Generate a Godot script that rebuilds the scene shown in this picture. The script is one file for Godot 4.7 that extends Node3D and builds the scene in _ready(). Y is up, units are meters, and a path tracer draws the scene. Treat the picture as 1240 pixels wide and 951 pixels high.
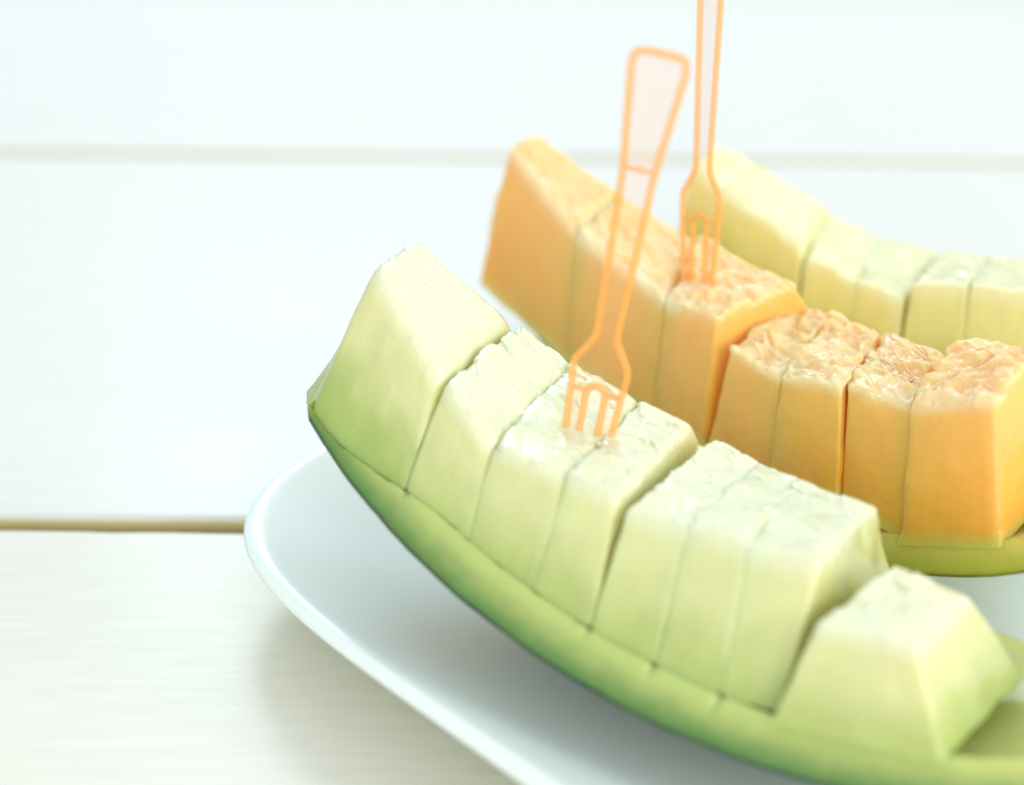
extends Node3D

var rng := RandomNumberGenerator.new()
var n_low := FastNoiseLite.new()      # broad unevenness of cut flesh
var n_mid := FastNoiseLite.new()
var n_fine := FastNoiseLite.new()
var n_fold := FastNoiseLite.new()     # folds of the torn cavity side
var mats := {}


func _ready() -> void:
	# ---------------------------------------------------------------- camera
	var pitch := deg_to_rad(27.0)
	var roll := deg_to_rad(0.6)
	var fwd := Vector3(0, -sin(pitch), -cos(pitch))
	var up0 := Vector3(0, cos(pitch), -sin(pitch))
	var right := Vector3.RIGHT * cos(roll) + up0 * sin(roll)
	var up := up0 * cos(roll) - Vector3.RIGHT * sin(roll)
	var cam := Camera3D.new()
	cam.name = "camera"
	cam.transform = Transform3D(Basis(right, up, -fwd), Vector3(0, 0.194, 0))
	cam.fov = rad_to_deg(2.0 * atan(475.5 / 1874.0))
	cam.near = 0.03
	cam.far = 8.0
	var lens := CameraAttributesPhysical.new()
	lens.frustum_focal_length = 12.0 / (475.5 / 1874.0)
	lens.exposure_aperture = 5.2
	lens.frustum_focus_distance = 0.316
	lens.frustum_near = 0.03
	lens.frustum_far = 8.0
	cam.attributes = lens
	add_child(cam)
	cam.current = true

	# ---------------------------------------------------------------- surroundings and exposure
	var env := Environment.new()
	env.background_mode = Environment.BG_COLOR
	env.background_color = Color(0.87, 0.895, 0.925)
	env.tonemap_mode = Environment.TONE_MAPPER_LINEAR
	env.tonemap_exposure = 1.03
	env.sdfgi_enabled = true
	env.ssao_enabled = true
	env.ssil_enabled = true
	var we := WorldEnvironment.new()
	we.name = "surroundings"
	we.environment = env
	add_child(we)

	# ---------------------------------------------------------------- light: a big window behind, softer light from the side, plus added glint and front fill lamps
	area_light("window_light", Vector3(0.10, 1.15, -1.15), Vector3(0, 0.03, -0.30), Vector2(2.0, 1.5), Color(0.82, 0.92, 1.0), 0.75)
	area_light("added_glint_light", Vector3(-0.15, 0.70, -1.30), Vector3(0.03, 0.05, -0.28), Vector2(0.42, 0.34), Color(0.88, 0.96, 1.0), 0.30)  # added small lamp out of view, puts glints on the wet flesh
	area_light("side_window_light", Vector3(1.30, 0.62, -0.15), Vector3(0.05, 0.03, -0.28), Vector2(0.9, 0.8), Color(1.0, 0.99, 0.97), 0.8)

	area_light("added_front_fill", Vector3(0.30, 0.42, 0.98), Vector3(0.05, 0.04, -0.28), Vector2(1.4, 0.9), Color(1.0, 0.985, 0.95), 1.1)  # added fill lamp behind the camera, brightens the front faces

	set_up_noise()
	set_up_materials()
	build_table()
	build_plate()
	build_front_slice()
	build_orange_slice()
	build_back_slice()
	build_forks()


func area_light(called: String, at: Vector3, target: Vector3, size: Vector2, color: Color, energy: float) -> void:
	var l := AreaLight3D.new()
	l.name = called
	l.area_size = size
	l.area_normalize_energy = true
	l.light_color = color
	l.light_energy = energy
	l.area_range = 8.0
	l.shadow_enabled = true
	add_child(l)
	l.look_at_from_position(at, target, Vector3.UP)


# ==================================================================== helpers
func numbered(called: String) -> String:
	if not has_node(NodePath(called)):
		return called
	var k := 1
	while has_node(NodePath("%s_%03d" % [called, k])):
		k += 1
	return "%s_%03d" % [called, k]


func thing(called: String, label: String, category: String, at: Vector3, group := "") -> Node3D:
	var o := Node3D.new()
	o.name = numbered(called)
	add_child(o)
	o.position = at
	o.set_meta("label", label)
	o.set_meta("category", category)
	if group != "":
		o.set_meta("group", group)
	return o


func part(called: String, mesh: Mesh, m: Material, parent: Node3D) -> MeshInstance3D:
	var o := MeshInstance3D.new()
	var nm := called
	var k := 1
	while parent.find_child(nm, false, false) != null:
		nm = "%s_%03d" % [called, k]
		k += 1
	o.name = nm
	o.mesh = mesh
	o.material_override = m
	parent.add_child(o)
	return o


# mesh from welded points and quads; normals are averaged; every face is turned outwards with the hint
func mesh_from(pts: PackedVector3Array, idx: PackedInt32Array, cols: PackedColorArray = PackedColorArray()) -> ArrayMesh:
	var nor := PackedVector3Array()
	nor.resize(pts.size())
	for t in range(0, idx.size(), 3):
		var a := idx[t]
		var b := idx[t + 1]
		var c := idx[t + 2]
		var n := (pts[c] - pts[a]).cross(pts[b] - pts[a])
		nor[a] += n
		nor[b] += n
		nor[c] += n
	for i in nor.size():
		nor[i] = nor[i].normalized()
	var arr := []
	arr.resize(Mesh.ARRAY_MAX)
	arr[Mesh.ARRAY_VERTEX] = pts
	arr[Mesh.ARRAY_NORMAL] = nor
	if cols.size() == pts.size():
		arr[Mesh.ARRAY_COLOR] = cols
	arr[Mesh.ARRAY_INDEX] = idx
	var m := ArrayMesh.new()
	m.add_surface_from_arrays(Mesh.PRIMITIVE_TRIANGLES, arr)
	return m


# quad a b c d given counter-clockwise seen from outside -> two clockwise triangles
func quad(idx: PackedInt32Array, a: int, b: int, c: int, d: int) -> void:
	idx.append_array(PackedInt32Array([a, c, b, a, d, c]))


func set_up_noise() -> void:
	rng.seed = 77123
	for e in [[n_low, 11, 0.75, 2], [n_mid, 23, 2.0, 2], [n_fine, 37, 7.0, 2], [n_fold, 53, 0.75, 2]]:
		var n: FastNoiseLite = e[0]
		n.seed = e[1]
		n.noise_type = FastNoiseLite.TYPE_SIMPLEX_SMOOTH
		n.frequency = e[2]
		n.fractal_type = FastNoiseLite.FRACTAL_FBM
		n.fractal_octaves = e[3]
	n_fold.fractal_type = FastNoiseLite.FRACTAL_RIDGED


func noise_texture(sd: int, freq: float, size: int, octaves: int, ridged := false) -> NoiseTexture2D:
	var n := FastNoiseLite.new()
	n.seed = sd
	n.frequency = freq
	n.fractal_octaves = octaves
	if ridged:
		n.fractal_type = FastNoiseLite.FRACTAL_RIDGED
	var t := NoiseTexture2D.new()
	t.width = size
	t.height = size
	t.seamless = true
	t.noise = n
	return t


func flesh_material(called: String, rough: float, sss: float, bump: float, coat: float, through: float) -> StandardMaterial3D:
	var m := StandardMaterial3D.new()
	m.resource_name = called
	m.vertex_color_use_as_albedo = true
	m.roughness = rough
	m.metallic_specular = 0.45
	m.subsurf_scatter_enabled = true
	m.subsurf_scatter_strength = sss
	m.backlight_enabled = true
	m.backlight = Color.WHITE * through
	m.heightmap_enabled = true
	m.heightmap_texture = mats.grain
	m.heightmap_scale = bump
	m.uv1_triplanar = true
	m.uv1_scale = Vector3(45, 45, 45)
	m.clearcoat_enabled = coat > 0.0
	m.clearcoat = coat
	m.clearcoat_roughness = 0.06
	return m


func set_up_materials() -> void:
	mats.grain = noise_texture(5, 0.02, 512, 4)
	mats.green = flesh_material("honeydew_flesh", 0.30, 0.2, 0.014, 0.75, 0.5)
	mats.orange = flesh_material("cantaloupe_flesh", 0.36, 0.5, 0.012, 0.4, 0.12)
	mats.rind = flesh_material("melon_rind", 0.32, 0.3, 0.008, 0.3, 0.3)
	var f := StandardMaterial3D.new()
	f.resource_name = "wet_fibre"
	f.albedo_color = Color(1.0, 0.90, 0.70)
	f.roughness = 0.22
	mats.fibre = f
	var j := StandardMaterial3D.new()
	j.resource_name = "juice"
	j.albedo_color = Color(1, 1, 0.95, 0.03)
	j.transparency = BaseMaterial3D.TRANSPARENCY_ALPHA
	j.roughness = 0.04
	j.metallic_specular = 0.6
	mats.juice = j
	var fork_glow := j.duplicate() as StandardMaterial3D
	fork_glow.resource_name = "juice_with_fork_glow"
	fork_glow.albedo_color = Color(1.0, 0.80, 0.50, 0.14)  # orange tint imitates light glowing through the fork onto the fruit
	mats.fork_glow_juice = fork_glow
	var p := StandardMaterial3D.new()
	p.resource_name = "porcelain"
	p.albedo_color = Color(0.925, 0.965, 0.93)
	p.roughness = 0.24
	p.metallic_specular = 0.5
	mats.porcelain = p
	var wood := StandardMaterial3D.new()
	wood.resource_name = "white_painted_wood"
	wood.vertex_color_use_as_albedo = true
	wood.roughness = 0.32
	wood.metallic_specular = 0.5
	wood.heightmap_enabled = true
	wood.heightmap_texture = noise_texture(9, 0.012, 1024, 4)
	wood.heightmap_scale = 0.004
	var tone := noise_texture(19, 0.010, 1024, 5)
	var ramp := Gradient.new()
	ramp.set_color(0, Color(0.97, 0.968, 0.96))
	ramp.set_color(1, Color.WHITE)
	tone.color_ramp = ramp
	wood.albedo_texture = tone
	wood.uv1_triplanar = true
	wood.uv1_scale = Vector3(3, 20, 26)
	mats.wood = wood
	var bare := StandardMaterial3D.new()
	bare.resource_name = "bare_wood"
	bare.albedo_color = Color(0.80, 0.74, 0.54)
	bare.roughness = 0.7
	mats.bare = bare
	var rim := StandardMaterial3D.new()
	rim.resource_name = "orange_plastic_edge"
	rim.albedo_color = Color(1.0, 0.83, 0.45, 0.55)
	rim.transparency = BaseMaterial3D.TRANSPARENCY_ALPHA
	rim.roughness = 0.27
	rim.clearcoat_enabled = true
	rim.clearcoat = 1.0
	rim.clearcoat_roughness = 0.05
	rim.backlight_enabled = true
	rim.backlight = Color(1.0, 0.7, 0.3)
	mats.fork_rim = rim
	var web := StandardMaterial3D.new()
	web.resource_name = "orange_plastic_web"
	web.albedo_color = Color(1.0, 0.74, 0.48, 0.11)
	web.transparency = BaseMaterial3D.TRANSPARENCY_ALPHA
	web.roughness = 0.05
	web.metallic_specular = 0.2
	mats.fork_web = web


# ==================================================================== table
func build_table() -> void:
	var t := thing("plank_table", "white painted plank table under the plate of melon", "table", Vector3(0, 0, -0.31))
	var gaps := [0.275, -0.0008, -0.2755, -0.5525, -0.83, -1.11]   # seams, measured from the front one
	for i in 5:
		var z1: float = gaps[i] - (0.003 if i == 1 else 0.0030)
		var z0: float = gaps[i + 1] + (0.003 if i == 0 else 0.0030)
		part("plank", plank_mesh(1.7, z1 - z0, 0.014, 400 + i, Color(0.765, 0.75, 0.635) if i == 0 else Color(0.735, 0.735, 0.67)), mats.wood, t).position = Vector3(0, -0.007, (z0 + z1) / 2)  # front plank made creamier to imitate warm bounced light
	var b := BoxMesh.new()
	b.size = Vector3(1.66, 0.012, 1.34)
	part("under_board", b, mats.bare, t).position = Vector3(0, -0.0203, -0.42)


# a plank with eased edges and a slightly wavy arris; painted on top, bare on its edges
func plank_mesh(lx: float, lz: float, ly: float, sd: int, white: Color) -> ArrayMesh:
	var pts := PackedVector3Array()
	var cols := PackedColorArray()
	var idx := PackedInt32Array()
	var prof := []     # (z share side, y, inset)
	var r := 0.0016
	for k in 5:
		var a := PI / 2 * k / 4.0
		prof.append(Vector2(lz / 2 - r + r * sin(a), ly / 2 - r + r * cos(a)))
	prof.append(Vector2(lz / 2, -ly / 2))
	prof.append(Vector2(-lz / 2, -ly / 2))
	for k in 5:
		var a := PI / 2 * (4 - k) / 4.0
		prof.append(Vector2(-lz / 2 + r - r * sin(a), ly / 2 - r + r * cos(a)))
	var raw := Color(0.82, 0.72, 0.38)
	var nx := 220
	for i in nx + 1:
		var x := lx * (float(i) / nx - 0.5)
		for k in prof.size():
			var q: Vector2 = prof[k]
			var wob := 0.0005 * n_low.get_noise_3d(x * 60.0, sd, signf(q.x) * 9.0) + 0.0002 * n_mid.get_noise_3d(x * 90.0, sd, q.x)
			pts.append(Vector3(x, q.y, q.x + wob * (1.0 if absf(q.x) > lz / 2 - r * 1.01 else 0.0)))
			cols.append(white if q.y > ly / 2 - 0.0014 else raw)
	var n := prof.size()
	for i in nx:
		for k in n:
			var k2 := (k + 1) % n
			quad(idx, i * n + k, i * n + k2, (i + 1) * n + k2, (i + 1) * n + k)
	for e in 2:
		var first := e * nx * n
		for k in range(1, n - 1):
			if e == 0:
				idx.append_array(PackedInt32Array([first, first + k, first + k + 1]))
			else:
				idx.append_array(PackedInt32Array([first, first + k + 1, first + k]))
	return mesh_from(pts, idx, cols)


# ==================================================================== plate
func build_plate() -> void:
	var c := Vector3(0.0864, 0, -0.2823)
	var t := thing("square_plate", "white glazed square plate with soft rounded corners under the melon slices", "plate", c)
	var turn := 0.802
	var half := 0.1167
	# (inset from the rim, height) from the foot, round the lip, to the well
	var prof := [[0.050, 0.0], [0.046, 0.0], [0.043, 0.0022], [0.030, 0.0052], [0.015, 0.0100], [0.006, 0.0140], [0.0012, 0.0164],
		[0.0003, 0.0172], [0.0, 0.0180], [0.0003, 0.0188], [0.0010, 0.0195], [0.0020, 0.0198], [0.0032, 0.0196], [0.0046, 0.0190], [0.0075, 0.0176], [0.012, 0.0157],
		[0.018, 0.0136], [0.025, 0.0117], [0.033, 0.0102], [0.041, 0.0093], [0.050, 0.0089], [0.07, 0.0087], [0.09, 0.0086]]
	var na := 240
	var pts := PackedVector3Array()
	var idx := PackedInt32Array()
	for q in prof:
		for i in na:
			var a := TAU * i / na
			var n := 4.95
			var s: float = half - q[0]
			var ca := cos(a)
			var sa := sin(a)
			var k: float = s / pow(pow(absf(ca), n) + pow(absf(sa), n), 1.0 / n)
			var u := k * ca
			var v := k * sa
			pts.append(Vector3(u * cos(turn) - v * sin(turn), q[1], u * sin(turn) + v * cos(turn)))
	for j in prof.size() - 1:
		for i in na:
			var i2 := (i + 1) % na
			quad(idx, j * na + i, (j + 1) * na + i, (j + 1) * na + i2, j * na + i2)
	for e in 2:
		var mid := pts.size()
		var ring := 0 if e == 0 else (prof.size() - 1) * na
		pts.append(Vector3(0, 0.0018 if e == 0 else 0.0086, 0))
		for i in na:
			var i2 := (i + 1) % na
			if e == 0:
				idx.append_array(PackedInt32Array([mid, ring + i2, ring + i]))
			else:
				idx.append_array(PackedInt32Array([mid, ring + i, ring + i2]))
	part("dish", mesh_from(pts, idx), mats.porcelain, t)


# ==================================================================== melon wedges
# A slice is a wedge of an ellipsoid of revolution that lies on its rind. w: centre, turn, half length and so on, in centimetres.
func wedge(c: Vector3, yaw: float, tilt: float, lean: float, a: float, r: float, alpha: float, flesh: float) -> Dictionary:
	var y := deg_to_rad(yaw)
	var b := Basis(Vector3.UP, y) * Basis(Vector3.BACK, deg_to_rad(tilt)) * Basis(Vector3.RIGHT, deg_to_rad(lean))
	return {"c": c, "b": b, "a": a, "r": r, "alpha": deg_to_rad(alpha), "tr": flesh}


# the rind left under the cut pieces: a curved shell from end to end, closed all round
func rind_mesh(w: Dictionary, x0: float, skew: float, x1: float, ticks: Array, look: Dictionary, base: Vector3) -> ArrayMesh:
	var nx := 440
	var pts := PackedVector3Array()
	var cols := PackedColorArray()
	var idx := PackedInt32Array()
	var alpha: float = w.alpha
	var ring := []     # (depth share 0 inner .. 1 outer, phi share, band: 0 flesh side, 1 skin)
	for k in 9:
		ring.append([k / 10.0, 1.0, 0])
	ring.append([0.90, 1.0, 0])
	ring.append([0.94, 1.0, 1])
	ring.append([1.0, 1.0, 1])
	for k in 29:       # the skin starts with a copy of the edge so that the cut stays crisp
		ring.append([1.0, 1.0 - 2.0 * k / 28.0, 2])
	ring.append([1.0, -1.0, 1])
	ring.append([0.95, -1.0, 1])
	for k in 6:
		ring.append([0.9 - 0.9 * k / 6.0, -1.0, 0])
	ring.append([0.0, -1.0, 0])
	for k in 11:
		ring.append([0.0, -1.0 + 2.0 * k / 10.0, 3])
	var n := ring.size()
	for i in nx + 1:
		var u := float(i) / nx
		for k in n:
			var q: Array = ring[k]
			var ph: float = q[1] * alpha
			var xs := x0
			var zz := 0.0
			for it in 2:
				zz = sin(ph) * (w.r * sqrt(maxf(0.02, 1.0 - pow(xs / w.a, 2))) - w.tr * (1.0 - q[0]))
				xs = x0 + skew * zz
			var x := lerpf(xs, x1, u)
			var rho: float = w.r * sqrt(maxf(0.003, 1.0 - pow(x / w.a, 2)))
			var thick: float = minf(w.tr * lerpf(w.get("thin", 1.0), 1.0, smoothstep(-6.8, -2.5, x)), rho * 0.9)
			var rr: float = rho - thick * (1.0 - q[0])
			var p := Vector3(x, -rr * cos(ph), rr * sin(ph))
			var out := Vector3(0, 0, 0)
			if q[2] < 2:
				out = Vector3(0, 0, signf(q[1])) * (-0.005 + 0.02 * n_low.get_noise_3dv(p) + 0.008 * n_mid.get_noise_3dv(p))
				if q[1] > 0.0:
					for tk in ticks:      # where the knife ran on into the rind
						var dx: float = absf(x - tk[0] - (1.0 - q[0]) * 0.0)
						if q[0] < tk[1]:
							out.z -= 0.16 * exp(-pow(dx / 0.05, 2)) * (1.0 - q[0] / tk[1])
					# a shallow second score along the rind
					out.z -= 0.03 * exp(-pow((q[0] - 0.42 - 0.12 * n_low.get_noise_1d(x)) / 0.07, 2)) * clampf(2.0 - absf(x + 1.0) * 0.5, 0.0, 1.0)
			elif q[2] == 2:
				if absf(q[1]) == 1.0:
					out = Vector3(0, 0, signf(q[1])) * (-0.005 + 0.02 * n_low.get_noise_3dv(p) + 0.008 * n_mid.get_noise_3dv(p))
				else:
					out = Vector3(0, -cos(ph), sin(ph)) * (0.03 * n_low.get_noise_3dv(p) + 0.006 * n_mid.get_noise_3dv(p))
			else:
				out = Vector3(0, 1, 0) * 0.03 * n_mid.get_noise_3dv(p)
			p += out
			pts.append((w.c + w.b * p) * 0.01 - base)
			var c: Color
			var mott := 0.5 + 0.5 * n_low.get_noise_3dv(p * 0.8)
			if q[2] == 1 or q[2] == 2:
				c = (look.skin as Color).lerp(look.skin_pale, mott * 0.6)
			else:
				var out_by: float = thick * (1.0 - q[0])      # distance to the skin
				c = (look.outer as Color).lerp(look.inner, smoothstep(0.0, 0.85, out_by + 0.05 * n_mid.get_noise_3dv(p)))
				c = (look.skin as Color).lerp(c, smoothstep(0.02, 0.11, out_by))
			cols.append(c)
	for i in nx:
		for k in n:
			var k2 := (k + 1) % n
			quad(idx, i * n + k, i * n + k2, (i + 1) * n + k2, (i + 1) * n + k)
	for e in 2:
		var first: int = e * nx * n
		var mid := pts.size()
		var sum := Vector3.ZERO
		for k in n:
			sum += pts[first + k]
		pts.append(sum / n)
		cols.append(look.inner)
		# separate copies keep the cut end crisp
		var start := pts.size()
		for k in n:
			pts.append(pts[first + k])
			cols.append(cols[first + k])
		for k in n:
			var k2 := (k + 1) % n
			if e == 0:
				idx.append_array(PackedInt32Array([mid, start + k, start + k2]))
			else:
				idx.append_array(PackedInt32Array([mid, start + k2, start + k]))
	return mesh_from(pts, idx, cols)


func axis_nodes(h: float, r: float, step: float) -> PackedFloat32Array:
	var a := PackedFloat32Array()
	for s in [0.0, 0.12, 0.35, 0.65]:
		a.append(-h + r * s)
	var n := maxi(2, int(round(2.0 * (h - r) / step)))
	for i in n + 1:
		a.append(lerpf(-h + r, h - r, float(i) / n))
	for s in [0.65, 0.35, 0.12, 0.0]:
		a.append(h - r * s)
	return a


# where a point of the plain box lands: rounded, roughened, then laid between the eight corners
func flesh_point(p: Vector3, o: Dictionary) -> Vector3:
	var h: Vector3 = o.h
	var r: float = o.r
	# the knife edges low down and between pieces are crisp, the torn top rim is rounder
	r = lerpf(o.low, r, smoothstep(0.2, 0.95, p.y / h.y))
	r = lerpf(0.02, r, smoothstep(-1.0, -0.8, p.y / h.y))
	var q := p.clamp(-h + Vector3.ONE * r, h - Vector3.ONE * r)
	var d := p - q
	var n := d.normalized()
	p = q + n * minf(r, d.length())
	var s: Vector3 = p + o.shift
	var lift := 0.030 * n_low.get_noise_3dv(s) + 0.006 * n_mid.get_noise_3dv(s * 1.3) + 0.0022 * n_fine.get_noise_3dv(s * 0.8)
	var top := clampf((n.y - 0.1) / 0.6, 0.0, 1.0)
	if top > 0.0:
		var rough: float = o.rough
		var warp := Vector3(n_low.get_noise_3d(s.z * 1.3, s.x * 1.3, 3.0), 0.0, n_low.get_noise_3d(s.x * 1.3, s.z * 1.3, 8.0))
		if o.kind == "orange":
			lift += top * rough * (0.15 * n_low.get_noise_3dv(s * 0.9) + 0.11 * n_low.get_noise_3dv(s * 2.3 + warp) + 0.022 * smoothstep(-0.10, 0.16, n_low.get_noise_3dv(s * 1.7 + warp * 1.2)) + 0.010 * n_mid.get_noise_3dv(s + warp) + 0.007 * n_fine.get_noise_3dv(s * 0.6))
		else:
			var ledge := n_low.get_noise_3dv(Vector3(s.x * 1.6, 4.0, s.z * 0.9) + warp * 0.7)
			lift += top * rough * (0.07 * n_low.get_noise_3dv(s * 0.8) + 0.05 * smoothstep(-0.04, 0.07, ledge) + 0.02 * n_mid.get_noise_3dv(s * 1.1 + warp) + 0.006 * n_fine.get_noise_3dv(s * 0.7))
	p += n * lift
	var t := Vector3((p.x / h.x + 1.0) / 2.0, (p.y / h.y + 1.0) / 2.0, (p.z / h.z + 1.0) / 2.0)
	var c: Array = o.c
	var f: Vector3 = (c[2] as Vector3).lerp(c[3], t.x).lerp((c[0] as Vector3).lerp(c[1], t.x), t.y)
	var b: Vector3 = (c[6] as Vector3).lerp(c[7], t.x).lerp((c[4] as Vector3).lerp(c[5], t.x), t.y)
	return b.lerp(f, t.z) * 0.01


# one cut piece of flesh. c: front top left/right, front bottom left/right, back top left/right, back bottom left/right, in centimetres
func flesh_piece(called: String, label: String, group: String, c: Array, kind: String, step: float, rough: float, round_: float, sd: int, low := 0.09) -> Dictionary:
	var base: Vector3 = (c[2] + c[3] + c[6] + c[7]) / 4.0
	var t := thing(called, label, "melon piece", base * 0.01, group)
	var cc := []
	var along: Vector3 = (c[3] - c[2] + c[1] - c[0]).normalized() * (0.055 if kind == "green" else 0.045)
	for i in 8:
		cc.append(c[i] - base + (along if i % 2 == 1 else -along) + Vector3(0, (-0.12 if kind == "green" else -0.05) if i in [2, 3, 6, 7] else 0.0, 0))
	var h := Vector3(
		((c[1] - c[0]).length() + (c[3] - c[2]).length() + (c[5] - c[4]).length() + (c[7] - c[6]).length()) / 8.0,
		((c[0] - c[2]).length() + (c[1] - c[3]).length() + (c[4] - c[6]).length() + (c[5] - c[7]).length()) / 8.0,
		((c[0] - c[4]).length() + (c[1] - c[5]).length() + (c[2] - c[6]).length() + (c[3] - c[7]).length()) / 8.0)
	var o := {"h": h, "r": round_, "low": low, "c": cc, "kind": kind, "rough": rough, "shift": Vector3(sd * 7.31, sd * 3.17, sd * 5.71)}
	var ax := [axis_nodes(h.x, round_, step), axis_nodes(h.y, round_, step), axis_nodes(h.z, round_, step)]
	var pts := PackedVector3Array()
	var cols := PackedColorArray()
	var idx := PackedInt32Array()
	var ids := {}
	for face in 6:
		var a := face / 2
		var hi := face % 2 == 1
		var u := (a + 1) % 3
		var v := (a + 2) % 3
		var nu: int = ax[u].size()
		var nv: int = ax[v].size()
		var grid := PackedInt32Array()
		grid.resize(nu * nv)
		for i in nu:
			for j in nv:
				var key := [0, 0, 0]
				key[a] = ax[a].size() - 1 if hi else 0
				key[u] = i
				key[v] = j
				var code: int = key[0] + 1000 * key[1] + 1000000 * key[2]
				if not ids.has(code):
					var p := Vector3(ax[0][key[0]], ax[1][key[1]], ax[2][key[2]])
					ids[code] = pts.size()
					pts.append(flesh_point(p, o))
					cols.append(flesh_color(kind, (p.y / h.y + 1.0) / 2.0, p.z / h.z, p + o.shift, sd))
				grid[i * nv + j] = ids[code]
		for i in nu - 1:
			for j in nv - 1:
				var q0 := grid[i * nv + j]
				var q1 := grid[(i + 1) * nv + j]
				var q2 := grid[(i + 1) * nv + j + 1]
				var q3 := grid[i * nv + j + 1]
				if hi:
					quad(idx, q0, q1, q2, q3)
				else:
					quad(idx, q0, q3, q2, q1)
	part("flesh", mesh_from(pts, idx, cols), mats[kind], t)
	o.node = t
	return o


# flesh is greener next to the rind and paler towards the seeds; some light on tops and edges is added to the colour
func flesh_color(kind: String, v: float, zz: float, s: Vector3, sd: int) -> Color:
	var m := 0.5 + 0.5 * n_low.get_noise_3dv(s * 0.9) + 0.25 * n_mid.get_noise_3dv(s)
	var c: Color
	if kind == "orange":
		c = Color(1.0, 0.46, 0.065).lerp(Color(1.0, 0.55, 0.14), smoothstep(0.0, 1.0, v))
		c = Color(0.74, 0.60, 0.14).lerp(c, smoothstep(-0.02, 0.12, v))
		c = c.lerp(Color(1.0, 0.68, 0.32), smoothstep(0.9, 1.0, v) * 0.8)
		c = c.lerp(Color(1.0, 0.80, 0.50), smoothstep(0.86, 1.0, v) * smoothstep(0.45, 1.0, zz + 0.7 * n_low.get_noise_3dv(s * 1.5)) * 0.55)  # paler front edge imitates the glow of light through it
	else:
		c = Color(0.50, 0.58, 0.16).lerp(Color(0.80, 0.80, 0.36), smoothstep(-0.05, 0.75, v + 0.12 * n_low.get_noise_3dv(s)))
		c = c.lerp(Color(0.90, 0.905, 0.62), smoothstep(0.80, 1.0, v) * 0.8)  # top kept paler than the fronts, partly to imitate light and shade
	if sd == 1:        # the end of the melon is green deeper in
		c = Color(0.42, 0.55, 0.13).lerp(c, smoothstep(-0.1, 0.75, v + 0.15 * n_low.get_noise_3dv(s)))
	elif sd >= 41:     # the far slice is painted yellower, imitating light through its flesh
		c = Color(minf(1.0, c.r * 1.10), c.g * 1.05, c.b * 0.86)
	var streak := n_fine.get_noise_3d(s.x * 0.9, s.y * 0.12, s.z * 0.9)
	return c * (0.92 + 0.08 * m + 0.035 * streak)


# curled fibres of the torn cavity side, lying on top of a piece
func fibres(o: Dictionary, count: int, sd: int, thick := 0.014) -> void:
	var r := RandomNumberGenerator.new()
	r.seed = sd
	var pts := PackedVector3Array()
	var idx := PackedInt32Array()
	var h: Vector3 = o.h
	for s in count:
		var at := Vector2(r.randf_range(-0.85, 0.85) * h.x, r.randf_range(-0.85, 0.92) * h.z)
		var dir := r.randf_range(-0.7, 0.7) + (PI if r.randf() < 0.5 else 0.0) + PI / 2 * (1.0 if r.randf() < 0.35 else 0.0)
		var bend := r.randf_range(-0.16, 0.16)
		var n := r.randi_range(9, 20)
		var path := PackedVector3Array()
		var hump := r.randf_range(0.0, 0.03)
		for k in n:
			var f := float(k) / (n - 1)
			var q := Vector3(clampf(at.x, -h.x * 0.97, h.x * 0.97), h.y, clampf(at.y, -h.z * 0.97, h.z * 0.97))
			path.append(flesh_point(q, o) + Vector3(0, 0.01 * (thick * 0.3 + hump * sin(PI * f)), 0))
			at += Vector2(cos(dir), sin(dir)) * 0.075
			dir += bend + r.randf_range(-0.15, 0.15)
		tube(pts, idx, path, 0.01 * thick * r.randf_range(0.6, 1.3), 6, true)
	part("pulp_fibres", mesh_from(pts, idx), mats.fibre, o.node).set_meta("kind", "stuff")


# round bar along a path, appended to pts and idx; taper ends
func tube(pts: PackedVector3Array, idx: PackedInt32Array, path: PackedVector3Array, rad: float, sides: int, taper: bool, closed := false, flat := Vector3.ZERO) -> void:
	var n := path.size()
	var first := pts.size()
	for i in n:
		var a := path[(i - 1 + n) % n] if closed else path[maxi(i - 1, 0)]
		var b := path[(i + 1) % n] if closed else path[mini(i + 1, n - 1)]
		var t := (b - a).normalized()
		var ref := flat if flat != Vector3.ZERO else (Vector3.UP if absf(t.y) < 0.9 else Vector3.RIGHT)
		var s := t.cross(ref).normalized()
		var u := s.cross(t).normalized()
		var r := rad
		if taper:
			r *= sqrt(clampf(minf(i, n - 1 - i) / 2.5 + 0.1, 0.0, 1.0))
		for k in sides:
			var an := TAU * (k + 0.5) / sides
			pts.append(path[i] + (s * cos(an) + u * sin(an)) * r)
	var last := n if closed else n - 1
	for i in last:
		var i2 := (i + 1) % n
		for k in sides:
			var k2 := (k + 1) % sides
			quad(idx, first + i * sides + k2, first + i * sides + k, first + i2 * sides + k, first + i2 * sides + k2)
	if not closed:
		for e in 2:
			var row: int = first + (n - 1) * sides * e
			for k in range(1, sides - 1):
				if e == 0:
					idx.append_array(PackedInt32Array([row, row + k + 1, row + k]))
				else:
					idx.append_array(PackedInt32Array([row, row + k, row + k + 1]))


# a drop of juice, some tinted with painted fork glow, clinging to a piece at a point of its box (-1..1 each way)
func juice_drop(o: Dictionary, at: Vector3, size: Vector3, stuff := "juice") -> void:
	var h: Vector3 = o.h
	var p := flesh_point(at * h, o)
	var m := SphereMesh.new()
	m.radius = 0.01
	m.height = 0.02
	m.radial_segments = 20
	m.rings = 10
	var d := part("juice_drop", m, mats[stuff], o.node)
	d.position = p
	d.scale = size
	if at.y < 1.0:
		d.rotation = Vector3(0.5, at.x * 2.0, at.z)


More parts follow.
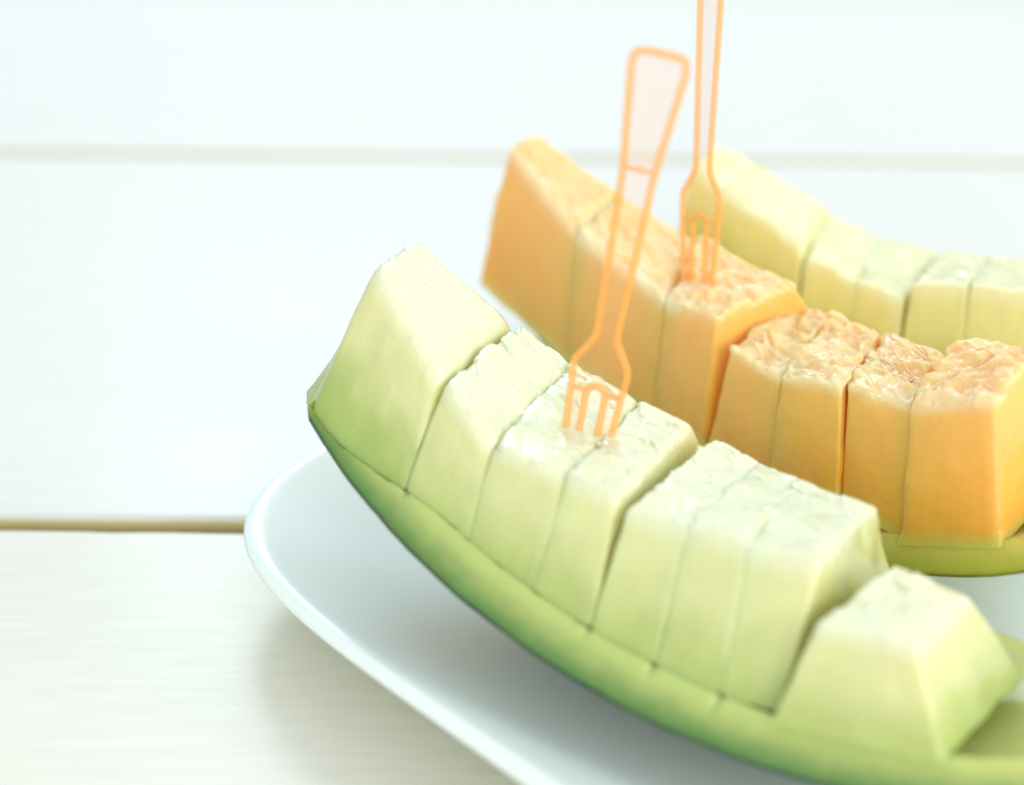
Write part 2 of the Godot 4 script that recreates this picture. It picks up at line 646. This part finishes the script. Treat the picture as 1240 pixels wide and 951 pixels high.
# the film of juice on a torn top: many flat beads, joined
func juice_beads(o: Dictionary, count: int, sd: int) -> void:
	var r := RandomNumberGenerator.new()
	r.seed = sd
	var h: Vector3 = o.h
	var pts := PackedVector3Array()
	var idx := PackedInt32Array()
	for s in count:
		var a := Vector3(r.randf_range(-0.9, 0.9) * h.x, h.y, clampf(r.randfn(0.35, 0.5), -0.9, 0.98) * h.z)
		var c := flesh_point(a, o)
		var ex := (flesh_point(a + Vector3(0.03, 0, 0), o) - c).normalized()
		var ez := (flesh_point(a + Vector3(0, 0, 0.03), o) - c).normalized()
		var up := ez.cross(ex).normalized()
		var rad := 0.01 * r.randf_range(0.02, 0.07) * (1.6 if r.randf() < 0.2 else 1.0)
		var long := r.randf_range(0.8, 2.2)
		var turn := r.randf_range(0.0, PI)
		var first := pts.size()
		for j in 5:
			var la := PI / 2 * j / 4.0 - 0.25
			for k in 10:
				var an := TAU * k / 10.0
				var u := cos(an) * cos(la) * long
				var v := sin(an) * cos(la)
				pts.append(c + (ex * (u * cos(turn) - v * sin(turn)) + ez * (u * sin(turn) + v * cos(turn))) * rad + up * (sin(la) * rad * 0.45))
		for j in 4:
			for k in 10:
				var k2 := (k + 1) % 10
				quad(idx, first + j * 10 + k2, first + j * 10 + k, first + (j + 1) * 10 + k, first + (j + 1) * 10 + k2)
		var cap := pts.size()
		pts.append(c + up * rad * 0.45)
		pts.append(c - up * rad * 0.15)
		for k in 10:
			var k2 := (k + 1) % 10
			quad_tri(idx, cap, first + 40 + k2, first + 40 + k)
			quad_tri(idx, cap + 1, first + k, first + k2)
	part("juice_film", mesh_from(pts, idx), mats.juice, o.node).set_meta("kind", "stuff")


func quad_tri(idx: PackedInt32Array, a: int, b: int, c: int) -> void:
	idx.append_array(PackedInt32Array([a, c, b]))


func rind_thing(called: String, label: String, w: Dictionary, x0: float, skew: float, x1: float, ticks: Array, look: Dictionary) -> void:
	var base: Vector3 = (w.c + w.b * Vector3(0, -w.r, 0)) * 0.01
	var t := thing(called, label, "melon rind", base)
	part("rind_shell", rind_mesh(w, x0, skew, x1, ticks, look, base), mats.rind, t)


# ==================================================================== the three slices
func build_front_slice() -> void:
	var w := wedge(Vector3(3.66, 7.54, -24.93), -37.08, -12.25, -6.32, 10.56, 6.29, 34.66, 0.92)
	w.thin = 0.12
	var look := {"skin": Color(0.012, 0.065, 0.03), "skin_pale": Color(0.06, 0.14, 0.04), "inner": Color(0.52, 0.60, 0.18), "outer": Color(0.085, 0.23, 0.045)}
	rind_thing("green_melon_rind", "curved green rind of the front slice, resting on the plate nearest the camera", w, -7.42, 0.36, 9.9, [[-3.8, 0.25], [0.66, 0.25], [2.0, 0.3], [3.26, 0.45]], look)
	var g := "pieces cut from the front green melon slice"
	var k := "green"
	var a := flesh_piece("green_melon_piece", "pointed pale green end piece at the raised tip of the front slice", g,
		[Vector3(-2.70, 7.80, -28.42), Vector3(-1.37, 6.33, -26.32), Vector3(-3.96, 5.20, -26.70), Vector3(-2.08, 4.38, -24.94), Vector3(-2.02, 7.55, -30.60), Vector3(-0.12, 6.28, -29.45), Vector3(-4.12, 5.32, -27.7), Vector3(0.66, 4.43, -30.04)], k, 0.06, 0.7, 0.5, 1, 0.2)
	juice_drop(a, Vector3(-0.35, 0.55, 1.0), Vector3(0.07, 0.05, 0.06))
	juice_drop(a, Vector3(0.0, 0.75, 1.0), Vector3(0.06, 0.05, 0.05))
	var b := flesh_piece("green_melon_piece", "pale green piece with a wet torn top beside the pointed end piece", g,
		[Vector3(-1.25, 6.29, -26.23), Vector3(-0.42, 5.51, -25.08), Vector3(-2.04, 4.47, -24.92), Vector3(-0.83, 4.12, -23.99), Vector3(0.12, 6.18, -29.28), Vector3(1.18, 5.63, -28.67), Vector3(0.83, 4.33, -29.95), Vector3(1.93, 3.77, -29.30)], k, 0.05, 1.2, 0.32, 2)
	juice_beads(a, 26, 301)
	juice_beads(b, 60, 302)
	juice_drop(b, Vector3(0.3, 1.0, 0.75), Vector3(0.10, 0.04, 0.06))
	var d := flesh_piece("green_melon_piece", "pale green piece holding the left prong of the leaning orange fork", g,
		[Vector3(-0.34, 5.52, -25.05), Vector3(0.97, 5.39, -24.27), Vector3(-0.79, 4.11, -23.96), Vector3(0.36, 3.77, -23.06), Vector3(1.22, 5.54, -28.70), Vector3(2.53, 5.19, -27.71), Vector3(1.95, 3.77, -29.29), Vector3(3.27, 3.23, -28.42)], k, 0.05, 1.3, 0.28, 3)
	juice_drop(d, Vector3(0.82, -0.75, 1.0), Vector3(0.10, 0.16, 0.06))
	juice_drop(d, Vector3(0.2, 1.0, 0.32), Vector3(0.26, 0.05, 0.20), "fork_glow_juice")  # painted orange glow of the fork around its left prong
	var e := flesh_piece("green_melon_piece", "pale green piece holding the right prong of the leaning orange fork", g,
		[Vector3(1.03, 5.40, -24.25), Vector3(1.87, 5.28, -23.73), Vector3(0.42, 3.80, -23.07), Vector3(1.34, 3.43, -22.25), Vector3(2.62, 5.20, -27.61), Vector3(3.50, 5.13, -26.80), Vector3(3.36, 3.20, -28.36), Vector3(4.54, 2.83, -27.50)], k, 0.05, 1.1, 0.20, 4)
	juice_beads(d, 70, 303)
	juice_beads(e, 50, 304)
	juice_drop(e, Vector3(-0.62, 1.0, 0.16), Vector3(0.24, 0.05, 0.22), "fork_glow_juice")  # same painted fork glow at the right prong
	flesh_piece("green_melon_piece", "first narrow pale green piece to the right of the leaning fork", g,
		[Vector3(2.11, 5.14, -23.47), Vector3(3.05, 5.13, -22.99), Vector3(1.39, 3.41, -22.21), Vector3(2.45, 3.26, -21.53), Vector3(4.00, 4.96, -26.48), Vector3(4.73, 4.73, -25.94), Vector3(4.74, 2.78, -27.34), Vector3(5.67, 2.59, -26.60)], k, 0.05, 0.8, 0.09, 5)
	flesh_piece("green_melon_piece", "narrow pale green piece squeezed between two others, second from the wide gap", g,
		[Vector3(3.13, 5.17, -22.98), Vector3(4.02, 5.12, -22.49), Vector3(2.49, 3.23, -21.49), Vector3(3.55, 3.13, -20.87), Vector3(4.80, 4.74, -25.87), Vector3(5.38, 4.80, -25.27), Vector3(5.74, 2.58, -26.54), Vector3(6.50, 2.47, -25.88)], k, 0.05, 0.9, 0.09, 6)
	flesh_piece("green_melon_piece", "pale green piece whose whole right side shows at the wide gap", g,
		[Vector3(4.08, 5.07, -22.41), Vector3(5.16, 5.11, -21.91), Vector3(3.59, 3.12, -20.84), Vector3(4.47, 3.14, -20.52), Vector3(5.43, 4.78, -25.25), Vector3(6.57, 4.89, -24.07), Vector3(6.50, 2.47, -25.89), Vector3(7.45, 2.42, -25.02)], k, 0.05, 0.9, 0.10, 7)
	flesh_piece("green_melon_piece", "lone blurry blocky green piece pushed forward past the wide gap, nearest the camera", g,
		[Vector3(5.09, 4.50, -20.94), Vector3(6.47, 4.54, -20.28), Vector3(4.31, 3.22, -20.13), Vector3(6.78, 3.36, -19.03), Vector3(6.76, 4.60, -22.72), Vector3(7.80, 4.40, -22.00), Vector3(7.42, 2.63, -24.06), Vector3(8.95, 2.92, -21.95)], k, 0.06, 1.0, 0.16, 8)


func build_orange_slice() -> void:
	var w := wedge(Vector3(5.279, 7.982, -31.045), -51.49, -1.73, 15.8, 10.64, 6.99, 22.2, 0.8)
	var look := {"skin": Color(0.10, 0.17, 0.03), "skin_pale": Color(0.20, 0.27, 0.06), "inner": Color(0.78, 0.66, 0.17), "outer": Color(0.45, 0.54, 0.07)}
	rind_thing("orange_melon_rind", "yellow green rind under the orange melon pieces in the middle of the plate", w, -8.2, 0.07, 8.3, [], look)
	var g := "pieces cut from the orange melon slice"
	var k := "orange"
	var o := flesh_piece("orange_melon_piece", "tall pointed orange end piece at the far tip of the orange slice", g,
		[Vector3(-0.11, 7.19, -37.62), Vector3(1.45, 5.78, -35.43), Vector3(-0.85, 3.50, -37.5), Vector3(1.32, 2.65, -34.77), Vector3(0.46, 7.42, -38.13), Vector3(2.52, 6.47, -36.65), Vector3(-0.45, 5.4, -39.0), Vector3(4.25, 4.05, -37.48)], k, 0.07, 0.6, 0.2, 21, 0.04)
	o = flesh_piece("orange_melon_piece", "long orange piece between the pointed end piece and the upright fork's piece", g,
		[Vector3(1.51, 5.75, -35.35), Vector3(3.46, 5.12, -32.80), Vector3(1.32, 2.65, -34.77), Vector3(3.33, 2.36, -32.47), Vector3(2.58, 6.37, -36.69), Vector3(4.37, 5.69, -35.20), Vector3(4.18, 4.08, -37.53), Vector3(5.86, 3.48, -36.10)], k, 0.06, 0.8, 0.14, 22, 0.04)
	o = flesh_piece("orange_melon_piece", "orange piece with the upright orange fork stuck in its top", g,
		[Vector3(3.52, 5.07, -32.72), Vector3(4.54, 5.41, -31.51), Vector3(3.33, 2.36, -32.47), Vector3(4.38, 2.12, -31.12), Vector3(4.50, 5.96, -34.69), Vector3(6.41, 5.63, -32.59), Vector3(6.11, 3.41, -35.85), Vector3(8.11, 3.08, -33.64)], k, 0.05, 1.0, 0.16, 23, 0.14)
	fibres(o, 10, 901)
	o = flesh_piece("orange_melon_piece", "orange piece with a slanting left side just right of the deep gap", g,
		[Vector3(4.85, 4.76, -31.00), Vector3(5.75, 4.66, -29.86), Vector3(4.53, 2.41, -30.98), Vector3(5.73, 2.13, -29.43), Vector3(6.63, 4.93, -33.20), Vector3(7.20, 5.14, -32.18), Vector3(7.64, 3.12, -34.21), Vector3(8.67, 3.07, -32.92)], k, 0.05, 1.2, 0.14, 24, 0.06)
	fibres(o, 14, 902)
	o = flesh_piece("orange_melon_piece", "orange piece with a pale front face, second to the right of the deep gap", g,
		[Vector3(5.78, 4.77, -29.72), Vector3(6.77, 5.06, -28.54), Vector3(5.68, 2.14, -29.37), Vector3(6.83, 2.74, -28.04), Vector3(7.20, 5.22, -31.96), Vector3(8.00, 5.23, -30.89), Vector3(8.65, 3.07, -32.82), Vector3(9.54, 3.15, -31.55)], k, 0.05, 1.2, 0.14, 25, 0.06)
	fibres(o, 14, 903)
	o = flesh_piece("orange_melon_piece", "orange piece set slightly back behind its neighbours, with curled fibres on top", g,
		[Vector3(6.96, 5.02, -28.57), Vector3(7.93, 5.29, -27.41), Vector3(7.00, 2.57, -28.09), Vector3(7.99, 2.46, -26.83), Vector3(8.21, 5.24, -30.90), Vector3(8.92, 5.60, -29.36), Vector3(9.73, 3.16, -31.58), Vector3(10.75, 3.46, -29.84)], k, 0.05, 1.2, 0.14, 26, 0.06)
	fibres(o, 18, 904)
	o = flesh_piece("orange_melon_piece", "broad orange piece with a rounded pale right corner at the photo's right edge", g,
		[Vector3(7.87, 5.41, -27.19), Vector3(9.02, 6.20, -25.91), Vector3(7.86, 2.45, -26.67), Vector3(9.32, 3.45, -25.03), Vector3(9.05, 6.10, -28.70), Vector3(10.20, 6.85, -27.10), Vector3(10.63, 3.47, -29.66), Vector3(11.64, 4.20, -27.37)], k, 0.05, 1.2, 0.24, 27, 0.24)
	fibres(o, 12, 905)


func build_back_slice() -> void:
	var w := wedge(Vector3(12.0, 7.6, -34.5), -42.0, 0.0, 0.0, 9.5, 6.2, 28.0, 0.86)
	var look := {"skin": Color(0.06, 0.13, 0.04), "skin_pale": Color(0.12, 0.2, 0.06), "inner": Color(0.6, 0.64, 0.34), "outer": Color(0.28, 0.38, 0.12)}
	rind_thing("green_melon_rind", "green rind of the far slice, mostly hidden behind the orange melon", w, -8.3, 0.3, 8.6, [], look)
	var g := "pieces cut from the far green melon slice"
	var k := "green"
	flesh_piece("green_melon_piece", "blurry pale yellow end piece of the far slice behind the upright fork", g,
		[Vector3(4.75, 5.95, -39.70), Vector3(7.30, 5.01, -36.60), Vector3(4.45, 4.45, -39.00), Vector3(7.10, 3.20, -35.75), Vector3(5.55, 6.40, -40.80), Vector3(8.35, 5.25, -39.25), Vector3(6.25, 5.10, -41.30), Vector3(8.76, 4.04, -39.51)], k, 0.08, 1.2, 0.3, 41)
	flesh_piece("green_melon_piece", "blurry pale yellow piece of the far slice, second from its end", g,
		[Vector3(7.40, 4.72, -36.44), Vector3(8.47, 4.53, -35.49), Vector3(7.18, 2.76, -35.38), Vector3(8.16, 2.74, -34.48), Vector3(8.43, 4.89, -39.47), Vector3(9.67, 4.47, -38.84), Vector3(9.26, 3.88, -39.63), Vector3(10.41, 3.43, -38.92)], k, 0.08, 1.1, 0.14, 42)
	flesh_piece("green_melon_piece", "blurry pale yellow piece of the far slice, left of its yellowest gap", g,
		[Vector3(8.52, 4.51, -35.43), Vector3(9.44, 4.46, -34.56), Vector3(8.23, 2.77, -34.43), Vector3(9.19, 2.59, -33.45), Vector3(9.73, 4.44, -38.80), Vector3(11.01, 4.57, -37.56), Vector3(10.48, 3.41, -38.87), Vector3(11.97, 3.04, -37.80)], k, 0.08, 1.1, 0.14, 43)
	flesh_piece("green_melon_piece", "blurry pale yellow piece of the far slice, right of its yellowest gap", g,
		[Vector3(9.68, 4.81, -34.59), Vector3(10.73, 5.13, -33.88), Vector3(9.27, 2.62, -33.39), Vector3(10.47, 2.87, -32.49), Vector3(11.23, 4.72, -37.25), Vector3(12.01, 4.77, -36.52), Vector3(12.21, 3.00, -37.60), Vector3(13.21, 2.90, -36.77)], k, 0.08, 0.9, 0.14, 44)
	flesh_piece("green_melon_piece", "blurry pale yellow piece of the far slice cut off by the photo's right edge", g,
		[Vector3(10.83, 5.14, -33.80), Vector3(12.20, 5.37, -32.79), Vector3(10.55, 2.90, -32.44), Vector3(11.98, 3.13, -31.39), Vector3(12.05, 4.86, -36.42), Vector3(13.28, 5.16, -35.17), Vector3(13.27, 2.89, -36.73), Vector3(14.55, 2.91, -35.54)], k, 0.08, 0.9, 0.14, 45)


# ==================================================================== forks
# outline of a little two-pronged fork, y = 0 where it enters the fruit, in centimetres
func fork_outline(shaft: float) -> PackedVector2Array:
	var half: Array[Vector2] = [Vector2(0.30, -1.25), Vector2(0.38, -1.15), Vector2(0.50, 0.0), Vector2(0.575, 1.32), Vector2(0.555, 1.47), Vector2(0.275, 1.95), Vector2(0.24, 2.10), Vector2(0.30, 4.0), Vector2(0.335, 5.35), Vector2(0.35, 5.5), Vector2(0.53, 7.20), Vector2(0.51, 7.42), Vector2(0.43, 7.52), Vector2(0.2, 7.55)]
	var p := PackedVector2Array()
	for i in half.size():
		if half[i].y > 3.0:
			half[i].y += shaft
		p.append(half[i])
	for i in half.size():
		var v: Vector2 = half[half.size() - 1 - i]
		p.append(Vector2(-v.x, v.y))
	# the slot between the prongs
	for v in [Vector2(-0.13, -1.25), Vector2(-0.13, 0.0), Vector2(-0.135, 0.78)]:
		p.append(v)
	for k in range(1, 8):
		var a := PI - PI * k / 8.0
		p.append(Vector2(0.135 * cos(a), 0.80 + 0.135 * sin(a)))
	for v in [Vector2(0.135, 0.78), Vector2(0.13, 0.0), Vector2(0.13, -1.25)]:
		p.append(v)
	return p


func plate_of(poly: PackedVector2Array, thick: float) -> ArrayMesh:
	var st := SurfaceTool.new()
	st.begin(Mesh.PRIMITIVE_TRIANGLES)
	st.set_smooth_group(-1)
	var tri := Geometry2D.triangulate_polygon(poly)
	var cw := Geometry2D.is_polygon_clockwise(poly)
	for t in range(0, tri.size(), 3):
		var a := poly[tri[t]]
		var b := poly[tri[t + 1]]
		var c := poly[tri[t + 2]]
		if (b - a).cross(c - a) > 0.0:
			var s := b
			b = c
			c = s
		for v in [a, b, c]:
			st.add_vertex(Vector3(v.x, v.y, thick / 2) * 0.01)
		for v in [a, c, b]:
			st.add_vertex(Vector3(v.x, v.y, -thick / 2) * 0.01)
	var n := poly.size()
	for i in n:
		var a := poly[i]
		var b := poly[(i + 1) % n]
		if cw:
			var s := a
			a = b
			b = s
		var f := [Vector3(a.x, a.y, thick / 2), Vector3(b.x, b.y, thick / 2), Vector3(b.x, b.y, -thick / 2), Vector3(a.x, a.y, -thick / 2)]
		for k in [0, 1, 2, 0, 2, 3]:
			st.add_vertex(f[k] * 0.01)
	st.generate_normals()
	return st.commit()


func resampled(poly: PackedVector2Array, step: float) -> PackedVector3Array:
	var out := PackedVector3Array()
	var n := poly.size()
	for i in n:
		var a := poly[i]
		var b := poly[(i + 1) % n]
		var m := maxi(1, int(round(a.distance_to(b) / step)))
		for k in m:
			var q := a.lerp(b, float(k) / m)
			out.append(Vector3(q.x, q.y, 0) * 0.01)
	return out


func make_fork(label: String, at: Vector3, along: Vector3, across: Vector3, shaft := 0.0) -> void:
	var t := thing("fruit_fork", label, "fork", at * 0.01, "small orange plastic forks")
	var y := along.normalized()
	var z := across.cross(y).normalized()
	t.basis = Basis(y.cross(z).normalized(), y, z)
	var outline := fork_outline(shaft)
	var inner: PackedVector2Array = Geometry2D.offset_polygon(outline, -0.05)[0]
	part("web", plate_of(inner, 0.07), mats.fork_web, t)
	var pts := PackedVector3Array()
	var idx := PackedInt32Array()
	tube(pts, idx, resampled(inner, 0.06), 0.00072, 10, false, true, Vector3(0, 0, 1))
	part("raised_edge", mesh_from(pts, idx), mats.fork_rim, t)
	# a cross rib where the prongs start, one where the handle flares, and the round moulding mark
	for r in [[-0.47, -0.20, 0.86], [0.20, 0.47, 0.86], [-0.27, 0.27, 5.42 + shaft]]:
		pts = PackedVector3Array()
		idx = PackedInt32Array()
		var path := PackedVector3Array()
		for k in 9:
			path.append(Vector3(lerpf(r[0], r[1], k / 8.0), r[2], 0) * 0.01)
		tube(pts, idx, path, 0.0005, 8, true, false, Vector3(0, 0, 1))
		part("cross_rib", mesh_from(pts, idx), mats.fork_rim, t)
	var mark := TorusMesh.new()
	mark.inner_radius = 0.0004
	mark.outer_radius = 0.0007
	mark.rings = 24
	mark.ring_segments = 8
	var mk := part("moulding_mark", mark, mats.fork_web, t)
	mk.rotation.x = PI / 2
	mk.position = Vector3(0, 0.0138, 0.0004)


func build_forks() -> void:
	make_fork("translucent orange fork leaning right, stuck in the front green melon slice", Vector3(1.46, 5.35, -25.93), Vector3(1.01, 7.2, -0.1), Vector3(0.70, -0.10, 0.20), -0.15)
	make_fork("translucent orange fork standing upright in the orange melon, cut off by the photo's top", Vector3(4.27, 6.02, -33.25), Vector3(-0.02, 6.53, -0.9), Vector3(0.70, -0.06, 0.66), 0.7)
